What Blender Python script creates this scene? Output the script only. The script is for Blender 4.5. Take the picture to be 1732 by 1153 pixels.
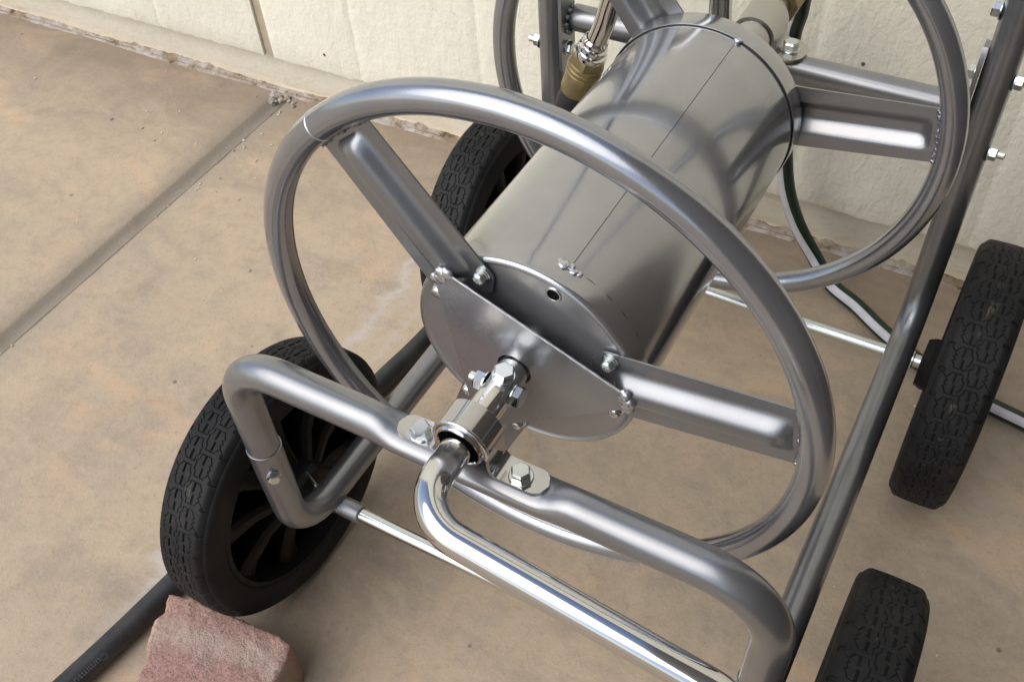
import bpy, bmesh, math, random
import numpy as np
from mathutils import Matrix, Vector, noise as mnoise
random.seed(7)
rng = np.random.default_rng(7)
PI = math.pi
S = bpy.context.scene
for o in list(bpy.data.objects): bpy.data.objects.remove(o)
C = S.collection

# ------------------------------------------------------------------ camera
RW = ((0.8691, 0.4913, -0.0581), (0.3313, -0.6653, -0.6691), (-0.3674, 0.5622, -0.7409))   # right, down, forward
cam = bpy.data.cameras.new('camera')
co = bpy.data.objects.new('camera', cam); C.objects.link(co); S.camera = co
r, d, f = (Vector(v) for v in RW)
f.normalize(); r = (r - f * r.dot(f)).normalized(); d = f.cross(r)
co.matrix_world = Matrix(((r.x, -d.x, -f.x, 0.2151), (r.y, -d.y, -f.y, -0.4547), (r.z, -d.z, -f.z, 0.8542), (0, 0, 0, 1)))
cam.sensor_width = 36.0
cam.lens = 36.0 * 1669.33 / 1732.0
cam.clip_start = 0.01; cam.clip_end = 500

# ------------------------------------------------------------------ sky, sun, exposure
SUN_EL, SUN_AZ = 47, -120          # azimuth measured from +X towards +Y
w = bpy.data.worlds.new('World'); S.world = w; w.use_nodes = True
nt = w.node_tree
sky = nt.nodes.new('ShaderNodeTexSky'); sky.sky_type = 'NISHITA'; sky.sun_disc = False
sky.sun_elevation = math.radians(SUN_EL); sky.sun_rotation = math.radians(90 - SUN_AZ)
sky.air_density = 1.0; sky.dust_density = 2.0; sky.ozone_density = 1.0
nt.links.new(sky.outputs[0], nt.nodes['Background'].inputs[0])
nt.nodes['Background'].inputs[1].default_value = 0.12
sl = bpy.data.lights.new('sun', 'SUN'); sl.energy = 1.4; sl.angle = math.radians(66); sl.color = (1.0, 0.965, 0.91)
so = bpy.data.objects.new('sun', sl); C.objects.link(so)
sd = Vector((math.cos(math.radians(SUN_EL)) * math.cos(math.radians(SUN_AZ)), math.cos(math.radians(SUN_EL)) * math.sin(math.radians(SUN_AZ)), math.sin(math.radians(SUN_EL))))
so.rotation_euler = sd.to_track_quat('Z', 'Y').to_euler(); so.location = sd * 5
vs = S.view_settings; vs.view_transform = 'Standard'; vs.look = 'None'; vs.gamma = 1; vs.exposure = 0.47; vs.use_curve_mapping = False

# ------------------------------------------------------------------ materials
def mat(name):
    m = bpy.data.materials.new(name); m.use_nodes = True
    t = m.node_tree; b = t.nodes['Principled BSDF']
    return m, t, b
def N(t, typ, **kw):
    n = t.nodes.new(typ)
    for k, v in kw.items():
        if k in n.inputs: n.inputs[k].default_value = v
        else: setattr(n, k, v)
    return n
def ramp(t, src, stops, interp='LINEAR'):
    n = t.nodes.new('ShaderNodeValToRGB'); n.color_ramp.interpolation = interp
    e = n.color_ramp.elements
    while len(e) < len(stops): e.new(0.5)
    for x, (p, c) in zip(e, stops):
        x.position = p; x.color = tuple(c) + (1,) if isinstance(c, (tuple, list)) else (c, c, c, 1)
    t.links.new(src, n.inputs[0]); return n
def noise(t, vec, scale, detail=5, rough=0.55, dist=0.0):
    n = N(t, 'ShaderNodeTexNoise', Scale=scale, Detail=detail, Roughness=rough, Distortion=dist)
    if vec is not None: t.links.new(vec, n.inputs['Vector'])
    return n
def mixc(t, fac, a, b, typ='MIX'):
    n = t.nodes.new('ShaderNodeMix'); n.data_type = 'RGBA'; n.blend_type = typ; n.clamp_factor = True
    for sock, v in ((0, fac), (6, a), (7, b)):
        if hasattr(v, 'is_output'): t.links.new(v, n.inputs[sock])
        elif sock == 0: n.inputs[0].default_value = v
        else: n.inputs[sock].default_value = tuple(v) + (1,)
    return n.outputs[2]
def math_(t, op, a, b=None, c=None):
    n = t.nodes.new('ShaderNodeMath'); n.operation = op
    for i, v in enumerate((a, b, c)):
        if v is None: continue
        if hasattr(v, 'is_output'): t.links.new(v, n.inputs[i])
        else: n.inputs[i].default_value = v
    return n.outputs[0]
def bump(t, b, h, strength, dist, prev=None):
    n = N(t, 'ShaderNodeBump', Strength=strength, Distance=dist)
    t.links.new(h, n.inputs['Height'])
    if prev is not None: t.links.new(prev, n.inputs['Normal'])
    t.links.new(n.outputs[0], b.inputs['Normal']); return n.outputs[0]
def coords(t): return N(t, 'ShaderNodeTexCoord').outputs['Object']

def metal_paint(name, base, rough, coat, coat_rough):
    m, t, b = mat(name); v = coords(t)
    n1 = noise(t, v, 30, 4); n2 = noise(t, v, 900, 2)
    col = ramp(t, n1.outputs[0], [(0.3, tuple(c * 0.93 for c in base)), (0.7, tuple(c * 1.06 for c in base))])
    t.links.new(col.outputs[0], b.inputs['Base Color'])
    n5 = noise(t, v, 330, 3, 0.7); dustm = ramp(t, n5.outputs[0], [(0.67, 0.0), (0.76, 1.0)])
    n6 = noise(t, v, 11, 4, 0.6); film = ramp(t, n6.outputs[0], [(0.45, 0.0), (0.75, 1.0)])
    dfac = math_(t, 'ADD', math_(t, 'MULTIPLY', dustm.outputs[0], 0.05), math_(t, 'MULTIPLY', film.outputs[0], 0.07))
    cc = mixc(t, dfac, col.outputs[0], (0.42, 0.38, 0.33)); t.links.new(cc, b.inputs['Base Color'])
    t.links.new(math_(t, 'SUBTRACT', 0.82, math_(t, 'MULTIPLY', dfac, 1.6)), b.inputs['Metallic'])
    rr = ramp(t, n6.outputs[0], [(0.3, rough - 0.03), (0.7, rough + 0.05)])
    t.links.new(rr.outputs[0], b.inputs['Roughness'])
    b.inputs['Coat Weight'].default_value = coat; b.inputs['Coat Roughness'].default_value = coat_rough
    b.inputs['Coat IOR'].default_value = 1.5
    bump(t, b, n2.outputs[0], 0.06, 0.0004)
    return m
M = {}
M['paint'] = metal_paint('silver_grey_paint', (0.252, 0.263, 0.280), 0.33, 0.55, 0.06)
M['ring'] = metal_paint('ring_grey_paint', (0.315, 0.330, 0.360), 0.20, 0.60, 0.05)
M['cap'] = metal_paint('cap_grey_paint', (0.34, 0.352, 0.372), 0.34, 0.35, 0.10)
M['drum'] = metal_paint('drum_grey_paint', (0.39, 0.40, 0.412), 0.14, 0.6, 0.03)
def chrome(name, base, rough):
    m, t, b = mat(name); v = coords(t); n1 = noise(t, v, 60, 3)
    b.inputs['Metallic'].default_value = 1.0
    b.inputs['Base Color'].default_value = base + (1,)
    rr = ramp(t, n1.outputs[0], [(0.35, rough), (0.75, rough + 0.05)]); t.links.new(rr.outputs[0], b.inputs['Roughness'])
    return m
M['chrome'] = chrome('polished_chrome', (0.66, 0.66, 0.655), 0.05)
M['collar'] = chrome('collar_chrome', (0.52, 0.52, 0.52), 0.09)
M['plate'] = metal_paint('plate_grey_paint', (0.30, 0.312, 0.332), 0.27, 0.40, 0.09)
M['zinc'] = chrome('zinc_plating', (0.66, 0.70, 0.70), 0.2)
M['dull'] = chrome('dull_plating', (0.50, 0.49, 0.46), 0.30)
M['weld'] = chrome('weld_metal', (0.62, 0.63, 0.66), 0.33)
m, t, b = mat('weathered_brass'); n1 = noise(t, coords(t), 70, 5)
cr = ramp(t, n1.outputs[0], [(0.3, (0.24, 0.20, 0.10)), (0.6, (0.36, 0.30, 0.16)), (0.8, (0.48, 0.43, 0.28))])
t.links.new(cr.outputs[0], b.inputs['Base Color']); b.inputs['Metallic'].default_value = 0.75; b.inputs['Roughness'].default_value = 0.42; M['brass'] = m
# rubber
m, t, b = mat('black_rubber'); v = coords(t); n1 = noise(t, v, 14, 5, 0.65); n2 = noise(t, v, 160, 3)
dust = ramp(t, n1.outputs[0], [(0.45, 0.0), (0.8, 1.0)])
c = mixc(t, math_(t, 'MULTIPLY', dust.outputs[0], 0.75), (0.010, 0.0105, 0.0115), (0.036, 0.035, 0.033))
sx = N(t, 'ShaderNodeSeparateXYZ'); t.links.new(v, sx.inputs[0])
seam = math_(t, 'LESS_THAN', math_(t, 'ABSOLUTE', math_(t, 'ADD', sx.outputs[0], math_(t, 'MULTIPLY', math_(t, 'SUBTRACT', n1.outputs[0], 0.5), 0.012))), 0.0035)
n3 = noise(t, v, 45, 4, 0.7)
sp = ramp(t, n3.outputs[0], [(0.56, 0.0), (0.70, 1.0)])
c = mixc(t, math_(t, 'MULTIPLY', math_(t, 'MULTIPLY', seam, sp.outputs[0]), 0.4), c, (0.20, 0.18, 0.15))
t.links.new(c, b.inputs['Base Color']); b.inputs['Roughness'].default_value = 0.62; b.inputs['Specular IOR Level'].default_value = 0.24
bump(t, b, n2.outputs[0], 0.15, 0.0006); M['rubber'] = m
m, t, b = mat('black_plastic'); n2 = noise(t, coords(t), 300, 2)
b.inputs['Base Color'].default_value = (0.005, 0.0048, 0.0048, 1); b.inputs['Roughness'].default_value = 0.55; b.inputs['Specular IOR Level'].default_value = 0.3; bump(t, b, n2.outputs[0], 0.1, 0.0005); M['plastic'] = m
m, t, b = mat('black_hose_rubber'); v = coords(t); n1 = noise(t, v, 40, 4); n2 = noise(t, v, 500, 2)
cr = ramp(t, n1.outputs[0], [(0.35, (0.016, 0.017, 0.019)), (0.75, (0.040, 0.041, 0.043))]); t.links.new(cr.outputs[0], b.inputs['Base Color'])
b.inputs['Roughness'].default_value = 0.5; bump(t, b, n2.outputs[0], 0.2, 0.0006); M['hose'] = m
m, t, b = mat('green_hose_vinyl'); n1 = noise(t, coords(t), 60, 3)
cr = ramp(t, n1.outputs[0], [(0.3, (0.006, 0.022, 0.014)), (0.7, (0.013, 0.040, 0.026))]); t.links.new(cr.outputs[0], b.inputs['Base Color']); b.inputs['Roughness'].default_value = 0.35; M['green'] = m
m, t, b = mat('white_hose_stripe'); n1 = noise(t, coords(t), 60, 3)
cr = ramp(t, n1.outputs[0], [(0.3, (0.55, 0.55, 0.60)), (0.7, (0.66, 0.66, 0.71))]); t.links.new(cr.outputs[0], b.inputs['Base Color']); b.inputs['Roughness'].default_value = 0.4; M['stripe'] = m
m, t, b = mat('dark_gap'); b.inputs['Specular IOR Level'].default_value = 0.0; b.inputs['Base Color'].default_value = (0.008, 0.008, 0.009, 1); b.inputs['Roughness'].default_value = 0.6; M['dark'] = m
m, t, b = mat('hose_print'); b.inputs['Base Color'].default_value = (0.10, 0.11, 0.12, 1); b.inputs['Roughness'].default_value = 0.5; M['print'] = m

WALL_A, WALL_Y, JX = 0.0199, 0.5095, -0.765        # the wall runs at a slight angle to the cart; the slab joint is square to it
# concrete
m, t, b = mat('tan_concrete'); v = coords(t)
sp = N(t, 'ShaderNodeSeparateXYZ'); t.links.new(v, sp.inputs[0]); X, Y = sp.outputs[0], sp.outputs[1]
mp = N(t, 'ShaderNodeMapping'); t.links.new(v, mp.inputs[0]); mp.inputs['Scale'].default_value = (1.0, 2.2, 1.0); mp.inputs['Rotation'].default_value = (0, 0, 0.35)
nA = noise(t, mp.outputs[0], 4.5, 7, 0.62, 0.6); nB = noise(t, v, 22, 6, 0.6, 0.3); nC = noise(t, v, 240, 3, 0.6); nD = noise(t, v, 1.7, 4)
nE = noise(t, mp.outputs[0], 7, 6, 0.6, 0.9)
base = ramp(t, nA.outputs[0], [(0.28, (0.345, 0.283, 0.213)), (0.46, (0.452, 0.365, 0.266)), (0.62, (0.495, 0.394, 0.280)), (0.8, (0.54, 0.440, 0.320))])
c = mixc(t, math_(t, 'MULTIPLY', ramp(t, nE.outputs[0], [(0.56, 0.0), (0.70, 1.0)]).outputs[0], 0.72), base.outputs[0], (0.57, 0.395, 0.265))     # peach patches
c = mixc(t, math_(t, 'MULTIPLY', ramp(t, nB.outputs[0], [(0.50, 0.0), (0.70, 1.0)]).outputs[0], 0.40), c, (0.285, 0.248, 0.208))                # grey stains
c = mixc(t, math_(t, 'MULTIPLY', ramp(t, nC.outputs[0], [(0.60, 0.0), (0.72, 1.0)]).outputs[0], 0.35), c, (0.22, 0.19, 0.16))                 # sand grain
c = mixc(t, math_(t, 'MULTIPLY', ramp(t, nC.outputs[0], [(0.26, 1.0), (0.36, 0.0)]).outputs[0], 0.22), c, (0.60, 0.52, 0.43))
nM = noise(t, v, 75, 8, 0.78, 0.2)
c = mixc(t, math_(t, 'MULTIPLY', ramp(t, nM.outputs[0], [(0.52, 0.0), (0.68, 1.0)]).outputs[0], 0.30), c, (0.245, 0.20, 0.155))
c = mixc(t, math_(t, 'MULTIPLY', ramp(t, nM.outputs[0], [(0.32, 1.0), (0.48, 0.0)]).outputs[0], 0.30), c, (0.57, 0.475, 0.365))
# dirt washed against the wall foot and along the joint
dw = math_(t, 'SUBTRACT', math_(t, 'ADD', math_(t, 'MULTIPLY', X, WALL_A), WALL_Y), Y)
dj = math_(t, 'ABSOLUTE', math_(t, 'ADD', math_(t, 'SUBTRACT', X, JX), math_(t, 'MULTIPLY', Y, WALL_A)))
dirtw = ramp(t, math_(t, 'ADD', dw, math_(t, 'MULTIPLY', math_(t, 'SUBTRACT', nE.outputs[0], 0.5), 0.34)), [(0.0, 1.0), (0.27, 0.0)])
c = mixc(t, math_(t, 'MULTIPLY', dirtw.outputs[0], 0.60), c, (0.20, 0.155, 0.115))
dirtj = ramp(t, math_(t, 'ADD', dj, math_(t, 'MULTIPLY', math_(t, 'SUBTRACT', nB.outputs[0], 0.5), 0.11)), [(0.0, 1.0), (0.055, 0.0)])
c = mixc(t, math_(t, 'MULTIPLY', dirtj.outputs[0], 0.55), c, (0.27, 0.245, 0.21))
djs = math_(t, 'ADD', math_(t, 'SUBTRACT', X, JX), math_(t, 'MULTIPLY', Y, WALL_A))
gut = math_(t, 'MULTIPLY', math_(t, 'GREATER_THAN', djs, -0.016), math_(t, 'LESS_THAN', djs, 0.010))
c = mixc(t, math_(t, 'MULTIPLY', gut, 0.55), c, (0.30, 0.275, 0.235))
lip_shade_dirt = ramp(t, math_(t, 'ABSOLUTE', math_(t, 'SUBTRACT', math_(t, 'ADD', djs, math_(t, 'MULTIPLY', math_(t, 'SUBTRACT', nB.outputs[0], 0.5), 0.005)), 0.0124)), [(0.0008, 1.0), (0.0024, 0.0)])  # joint's right lip painted dark, shadow and dirt in one line
c = mixc(t, math_(t, 'MULTIPLY', lip_shade_dirt.outputs[0], 0.80), c, (0.055, 0.042, 0.032))
# pale lime streaks that ran down the fall of the slab
def streak(x0, y0, y1, wdt, amp, col, k=1.0):
    global c
    xx = math_(t, 'ADD', math_(t, 'SUBTRACT', X, x0), math_(t, 'ADD', math_(t, 'MULTIPLY', math_(t, 'SUBTRACT', nB.outputs[0], 0.5), 0.055 * k), math_(t, 'MULTIPLY', math_(t, 'SUBTRACT', nA.outputs[0], 0.5), 0.09 * k)))
    ms = ramp(t, math_(t, 'ABSOLUTE', xx), [(0.0, 1.0), (wdt, 0.0)])
    ym = math_(t, 'MULTIPLY', ramp(t, math_(t, 'SUBTRACT', Y, y0), [(0.0, 0.0), (0.12, 1.0)]).outputs[0], ramp(t, math_(t, 'SUBTRACT', y1, Y), [(0.0, 0.0), (0.06, 1.0)]).outputs[0])
    c = mixc(t, math_(t, 'MULTIPLY', math_(t, 'MULTIPLY', ms.outputs[0], ym), amp), c, col)
streak(-0.372, -0.35, 0.34, 0.010, 0.75, (0.55, 0.50, 0.46))
streak(-0.366, 0.0, 0.34, 0.035, 0.30, (0.50, 0.45, 0.40))
streak(-0.330, -0.10, 0.28, 0.007, 0.55, (0.52, 0.46, 0.41))
streak(0.315, 0.10, 0.42, 0.030, 0.35, (0.46, 0.42, 0.38))
# tide marks left by drying puddles
nT = noise(t, v, 7.5, 3, 0.5, 1.2)
ridge = ramp(t, math_(t, 'ABSOLUTE', math_(t, 'SUBTRACT', nT.outputs[0], 0.52)), [(0.0, 1.0), (0.022, 0.0)])
c = mixc(t, math_(t, 'MULTIPLY', math_(t, 'MULTIPLY', ridge.outputs[0], ramp(t, nD.outputs[0], [(0.45, 0.0), (0.62, 1.0)]).outputs[0]), 0.13), c, (0.50, 0.45, 0.40))
nS = noise(t, v, 9.0, 6, 0.7, 0.5)
c = mixc(t, math_(t, 'MULTIPLY', ramp(t, nS.outputs[0], [(0.52, 0.0), (0.70, 1.0)]).outputs[0], 0.36), c, (0.235, 0.195, 0.158))
# dark specks
vo = N(t, 'ShaderNodeTexVoronoi', Scale=16.0); t.links.new(v, vo.inputs['Vector'])
spk = math_(t, 'MULTIPLY', ramp(t, vo.outputs['Distance'], [(0.030, 1.0), (0.055, 0.0)]).outputs[0], math_(t, 'GREATER_THAN', nB.outputs[0], 0.50))
c = mixc(t, math_(t, 'MULTIPLY', spk, 0.7), c, (0.07, 0.055, 0.045))
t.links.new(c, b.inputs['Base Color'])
rr = ramp(t, nA.outputs[0], [(0.3, 0.62), (0.7, 0.80)]); t.links.new(rr.outputs[0], b.inputs['Roughness']); b.inputs['Specular IOR Level'].default_value = 0.35
nF = noise(t, v, 620, 2, 0.7)
pit = ramp(t, nF.outputs[0], [(0.62, 0.0), (0.70, 1.0)]); lite = ramp(t, nF.outputs[0], [(0.30, 1.0), (0.38, 0.0)])
c = mixc(t, math_(t, 'MULTIPLY', pit.outputs[0], 0.42), c, (0.17, 0.14, 0.11)); c = mixc(t, math_(t, 'MULTIPLY', lite.outputs[0], 0.25), c, (0.62, 0.54, 0.44))
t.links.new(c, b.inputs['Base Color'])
hn = bump(t, b, nB.outputs[0], 0.14, 0.006); hn = bump(t, b, nC.outputs[0], 0.30, 0.0016, hn); hn = bump(t, b, nF.outputs[0], 0.25, 0.0008, hn); M['concrete'] = m
# painted siding / footing
def cream(name, col, vs_, hs, amt):
    m, t, b = mat(name); v = coords(t)
    mp = N(t, 'ShaderNodeMapping'); t.links.new(v, mp.inputs[0]); mp.inputs['Scale'].default_value = (hs, hs, vs_)
    g = noise(t, mp.outputs[0], 1.0, 6, 0.65, 0.4); n2 = noise(t, v, 7, 5); n3 = noise(t, v, 170, 3)
    base = ramp(t, n2.outputs[0], [(0.3, tuple(x * 0.93 for x in col)), (0.7, col)])
    c = mixc(t, math_(t, 'MULTIPLY', ramp(t, g.outputs[0], [(0.60, 0.0), (0.78, 1.0)]).outputs[0], 0.10), base.outputs[0], tuple(x * y for x, y in zip(col, (0.72, 0.70, 0.64))))
    n4 = noise(t, v, 55, 4, 0.7)
    c = mixc(t, math_(t, 'MULTIPLY', ramp(t, n4.outputs[0], [(0.66, 0.0), (0.76, 1.0)]).outputs[0], 0.30), c, (0.36, 0.31, 0.24))
    sz = N(t, 'ShaderNodeSeparateXYZ'); t.links.new(v, sz.inputs[0])
    lo = ramp(t, math_(t, 'ADD', sz.outputs[2], math_(t, 'MULTIPLY', math_(t, 'SUBTRACT', n4.outputs[0], 0.5), 0.05)), [(0.004, 1.0), (0.022, 0.0)])
    c = mixc(t, math_(t, 'MULTIPLY', lo.outputs[0], 0.42), c, (0.58, 0.42, 0.23))
    spl = ramp(t, math_(t, 'ADD', sz.outputs[2], math_(t, 'MULTIPLY', math_(t, 'SUBTRACT', n2.outputs[0], 0.5), 0.30)), [(0.03, 1.0), (0.16, 0.0)])
    c = mixc(t, math_(t, 'MULTIPLY', math_(t, 'MULTIPLY', spl.outputs[0], ramp(t, n4.outputs[0], [(0.35, 0.2), (0.65, 1.0)]).outputs[0]), 0.30), c, (0.56, 0.48, 0.36))
    t.links.new(c, b.inputs['Base Color']); b.inputs['Roughness'].default_value = 0.62
    n7 = noise(t, v, 95, 4, 0.6)
    hn = bump(t, b, g.outputs[0], amt, 0.006); hn = bump(t, b, n7.outputs[0], 0.24, 0.004, hn); hn = bump(t, b, n3.outputs[0], 0.30, 0.0018, hn)
    return m
M['siding'] = cream('cream_siding_paint', (0.86, 0.84, 0.715), 30, 70, 0.40)
M['footing'] = cream('cream_footing_paint', (0.77, 0.73, 0.61), 40, 25, 0.45)
m, t, b = mat('mortar_crust'); v = coords(t); n1 = noise(t, v, 45, 6, 0.7); n2 = noise(t, v, 12, 4)
c1 = ramp(t, n1.outputs[0], [(0.34, (0.09, 0.07, 0.05)), (0.44, (0.33, 0.27, 0.20)), (0.56, (0.45, 0.41, 0.37)), (0.75, (0.55, 0.53, 0.53))])
c = mixc(t, ramp(t, n2.outputs[0], [(0.5, 0.0), (0.62, 0.8)]).outputs[0], c1.outputs[0], (0.55, 0.40, 0.22), 'MULTIPLY')
t.links.new(c, b.inputs['Base Color']); b.inputs['Roughness'].default_value = 0.9; bump(t, b, n1.outputs[0], 0.6, 0.004); M['crust'] = m
m, t, b = mat('debris_stone'); oi = N(t, 'ShaderNodeObjectInfo'); n1 = noise(t, coords(t), 90, 2)
cr = ramp(t, n1.outputs[0], [(0.40, (0.30, 0.24, 0.17)), (0.5, (0.55, 0.47, 0.36)), (0.6, (0.70, 0.66, 0.58))]); t.links.new(cr.outputs[0], b.inputs['Base Color']); b.inputs['Roughness'].default_value = 0.85; M['debris'] = m
m, t, b = mat('rusty_nail'); n1 = noise(t, coords(t), 400, 3); cr = ramp(t, n1.outputs[0], [(0.3, (0.10, 0.055, 0.03)), (0.7, (0.24, 0.16, 0.10))]); t.links.new(cr.outputs[0], b.inputs['Base Color']); b.inputs['Roughness'].default_value = 0.8; M['nail'] = m
m, t, b = mat('bare_timber_strip'); v = coords(t); n1 = noise(t, v, 30, 4); cr = ramp(t, n1.outputs[0], [(0.3, (0.36, 0.30, 0.22)), (0.7, (0.50, 0.43, 0.32))]); t.links.new(cr.outputs[0], b.inputs['Base Color']); b.inputs['Roughness'].default_value = 0.85; M['bare'] = m
# brick
m, t, b = mat('pink_concrete_paver'); v = coords(t)
n1 = noise(t, v, 420, 3, 0.7); n2 = noise(t, v, 28, 5, 0.65); n3 = noise(t, v, 130, 4, 0.7)
base = ramp(t, n1.outputs[0], [(0.28, (0.19, 0.115, 0.098)), (0.45, (0.38, 0.235, 0.20)), (0.62, (0.46, 0.295, 0.255)), (0.8, (0.56, 0.42, 0.37))])
sp = N(t, 'ShaderNodeSeparateXYZ'); t.links.new(v, sp.inputs[0])
u = math_(t, 'ADD', math_(t, 'SUBTRACT', sp.outputs[1], math_(t, 'ADD', -0.030, math_(t, 'MULTIPLY', sp.outputs[0], 0.10))), math_(t, 'MULTIPLY', math_(t, 'SUBTRACT', n2.outputs[0], 0.5), 0.05))
wear = math_(t, 'MULTIPLY', ramp(t, math_(t, 'ABSOLUTE', u), [(0.006, 1.0), (0.014, 0.0)]).outputs[0], ramp(t, n3.outputs[0], [(0.30, 0.35), (0.55, 1.0)]).outputs[0])
c = mixc(t, math_(t, 'MULTIPLY', wear, 0.75), base.outputs[0], (0.50, 0.40, 0.33))
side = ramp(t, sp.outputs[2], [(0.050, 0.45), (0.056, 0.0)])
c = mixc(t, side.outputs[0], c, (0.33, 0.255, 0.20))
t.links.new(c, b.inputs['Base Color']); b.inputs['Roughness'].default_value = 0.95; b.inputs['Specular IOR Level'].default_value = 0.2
hn = bump(t, b, n1.outputs[0], 0.75, 0.0022); hn = bump(t, b, n3.outputs[0], 0.5, 0.004, hn); M['brick'] = m
m, t, b = mat('brown_stained_timber'); v = coords(t); mp = N(t, 'ShaderNodeMapping'); t.links.new(v, mp.inputs[0]); mp.inputs['Scale'].default_value = (2, 2, 30); n1 = noise(t, mp.outputs[0], 3, 5)
cr = ramp(t, n1.outputs[0], [(0.3, (0.055, 0.045, 0.038)), (0.7, (0.10, 0.085, 0.07))]); t.links.new(cr.outputs[0], b.inputs['Base Color']); b.inputs['Roughness'].default_value = 0.8; M['timber'] = m

# ------------------------------------------------------------------ mesh helpers
class G:
    """collects verts and faces for one mesh"""
    def __init__(s): s.v = []; s.f = []
    def add(s, v, f):
        o = len(s.v); s.v += [tuple(map(float, p)) for p in v]; s.f += [tuple(i + o for i in q) for q in f]; return s
def obj(name, g, material, parent=None, smooth=35, loc=None):
    me = bpy.data.meshes.new(name)
    if isinstance(g, G): me.from_pydata(g.v, [], g.f)
    else: me.from_pydata(*g)
    bm = bmesh.new(); bm.from_mesh(me); bmesh.ops.recalc_face_normals(bm, faces=bm.faces); bm.to_mesh(me); bm.free()
    me.materials.append(M[material])
    if smooth:
        me.shade_smooth(); me.set_sharp_from_angle(angle=math.radians(smooth))
    o = bpy.data.objects.new(name, me); C.objects.link(o)
    if parent: o.parent = parent
    if loc: o.location = loc
    return o
def tag(o, label=None, cat=None, group=None, kind=None):
    if label: o['label'] = label
    if cat: o['category'] = cat
    if group: o['group'] = group
    if kind: o['kind'] = kind
    return o
def fillet(pts, rad, n=10):
    """polyline with rounded corners; rad may be a list for the inner corners"""
    pts = [Vector(p) for p in pts]; out = [pts[0]]
    for i in range(1, len(pts) - 1):
        p = pts[i]; a = (pts[i - 1] - p).normalized(); b_ = (pts[i + 1] - p).normalized()
        R = rad[i - 1] if isinstance(rad, (list, tuple)) else rad
        ang = a.angle(b_); tl = R / math.tan(ang / 2)
        ax = (a + b_).normalized(); cen = p + ax * (R / math.sin(ang / 2))
        s0 = p + a * tl - cen; s1 = p + b_ * tl - cen
        tot = s0.angle(s1); k = s0.cross(s1).normalized()
        for j in range(n + 1):
            out.append(cen + Matrix.Rotation(tot * j / n, 3, k) @ s0)
    out.append(pts[-1]); return out
def resample(pts, step):
    out = [pts[0]]
    for a, b_ in zip(pts, pts[1:]):
        L = (b_ - a).length; n = max(1, int(L / step))
        for j in range(1, n + 1): out.append(a.lerp(b_, j / n))
    return out
def spline(pts, n=12):
    P = [Vector(p) for p in pts]; P = [P[0] * 2 - P[1]] + P + [P[-1] * 2 - P[-2]]; out = []
    for i in range(1, len(P) - 2):
        a, b_, c_, d_ = P[i - 1:i + 3]
        for j in range(n):
            t_ = j / n
            out.append(0.5 * ((2 * b_) + (c_ - a) * t_ + (2 * a - 5 * b_ + 4 * c_ - d_) * t_ ** 2 + (3 * b_ - a - 3 * c_ + d_) * t_ ** 3))
    out.append(P[-2]); return out
def frames(pts, closed=False, up=None):
    n = len(pts); T = []
    for i in range(n):
        a = pts[(i - 1) % n] if (closed or i > 0) else pts[i]; b_ = pts[(i + 1) % n] if (closed or i < n - 1) else pts[i]
        T.append((b_ - a).normalized())
    u = Vector(up) if up else (Vector((0, 0, 1)) if abs(T[0].z) < 0.9 else Vector((1, 0, 0)))
    u = (u - T[0] * u.dot(T[0])).normalized(); U = [u]
    for i in range(1, n):
        q = T[i - 1].rotation_difference(T[i]); u = q @ u; u = (u - T[i] * u.dot(T[i])).normalized(); U.append(u)
    return T, U
def tube(g, pts, rad, seg=24, closed=False, caps=True, a0=0.0, a1=2 * PI, shape=None, up=None):
    pts = [Vector(p) for p in pts]; T, U = frames(pts, closed, up); n = len(pts); full = abs(a1 - a0 - 2 * PI) < 1e-6
    k = seg if full else seg + 1; V = []; F = []
    for i, p in enumerate(pts):
        B = T[i].cross(U[i]); R = rad[i] if isinstance(rad, (list, tuple)) else rad
        for j in range(k):
            a = a0 + (a1 - a0) * j / seg
            q = p + (U[i] * math.cos(a) + B * math.sin(a)) * R
            if shape: q = shape(p, q)
            V.append(q)
    m_ = n if closed else n - 1
    for i in range(m_):
        for j in range(seg if full else seg):
            j2 = (j + 1) % k if full else j + 1
            F.append((i * k + j, i * k + j2, ((i + 1) % n) * k + j2, ((i + 1) % n) * k + j))
    if caps and not closed and full: F.append(tuple(range(k))[::-1]); F.append(tuple((n - 1) * k + j for j in range(k)))
    return g.add(V, F)
def lathe(g, prof, origin, axis, seg=32, cap=False):
    """profile of (distance along axis, radius)"""
    ax = Vector(axis).normalized(); u = ax.orthogonal().normalized(); w_ = ax.cross(u); o = Vector(origin); V = []; F = []
    for (a, r_) in prof:
        for j in range(seg):
            t_ = 2 * PI * j / seg; V.append(o + ax * a + (u * math.cos(t_) + w_ * math.sin(t_)) * r_)
    for i in range(len(prof) - 1):
        for j in range(seg):
            j2 = (j + 1) % seg; F.append((i * seg + j, i * seg + j2, (i + 1) * seg + j2, (i + 1) * seg + j))
    if cap: F.append(tuple(range(seg))); F.append(tuple((len(prof) - 1) * seg + j for j in range(seg)))
    return g.add(V, F)
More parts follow.
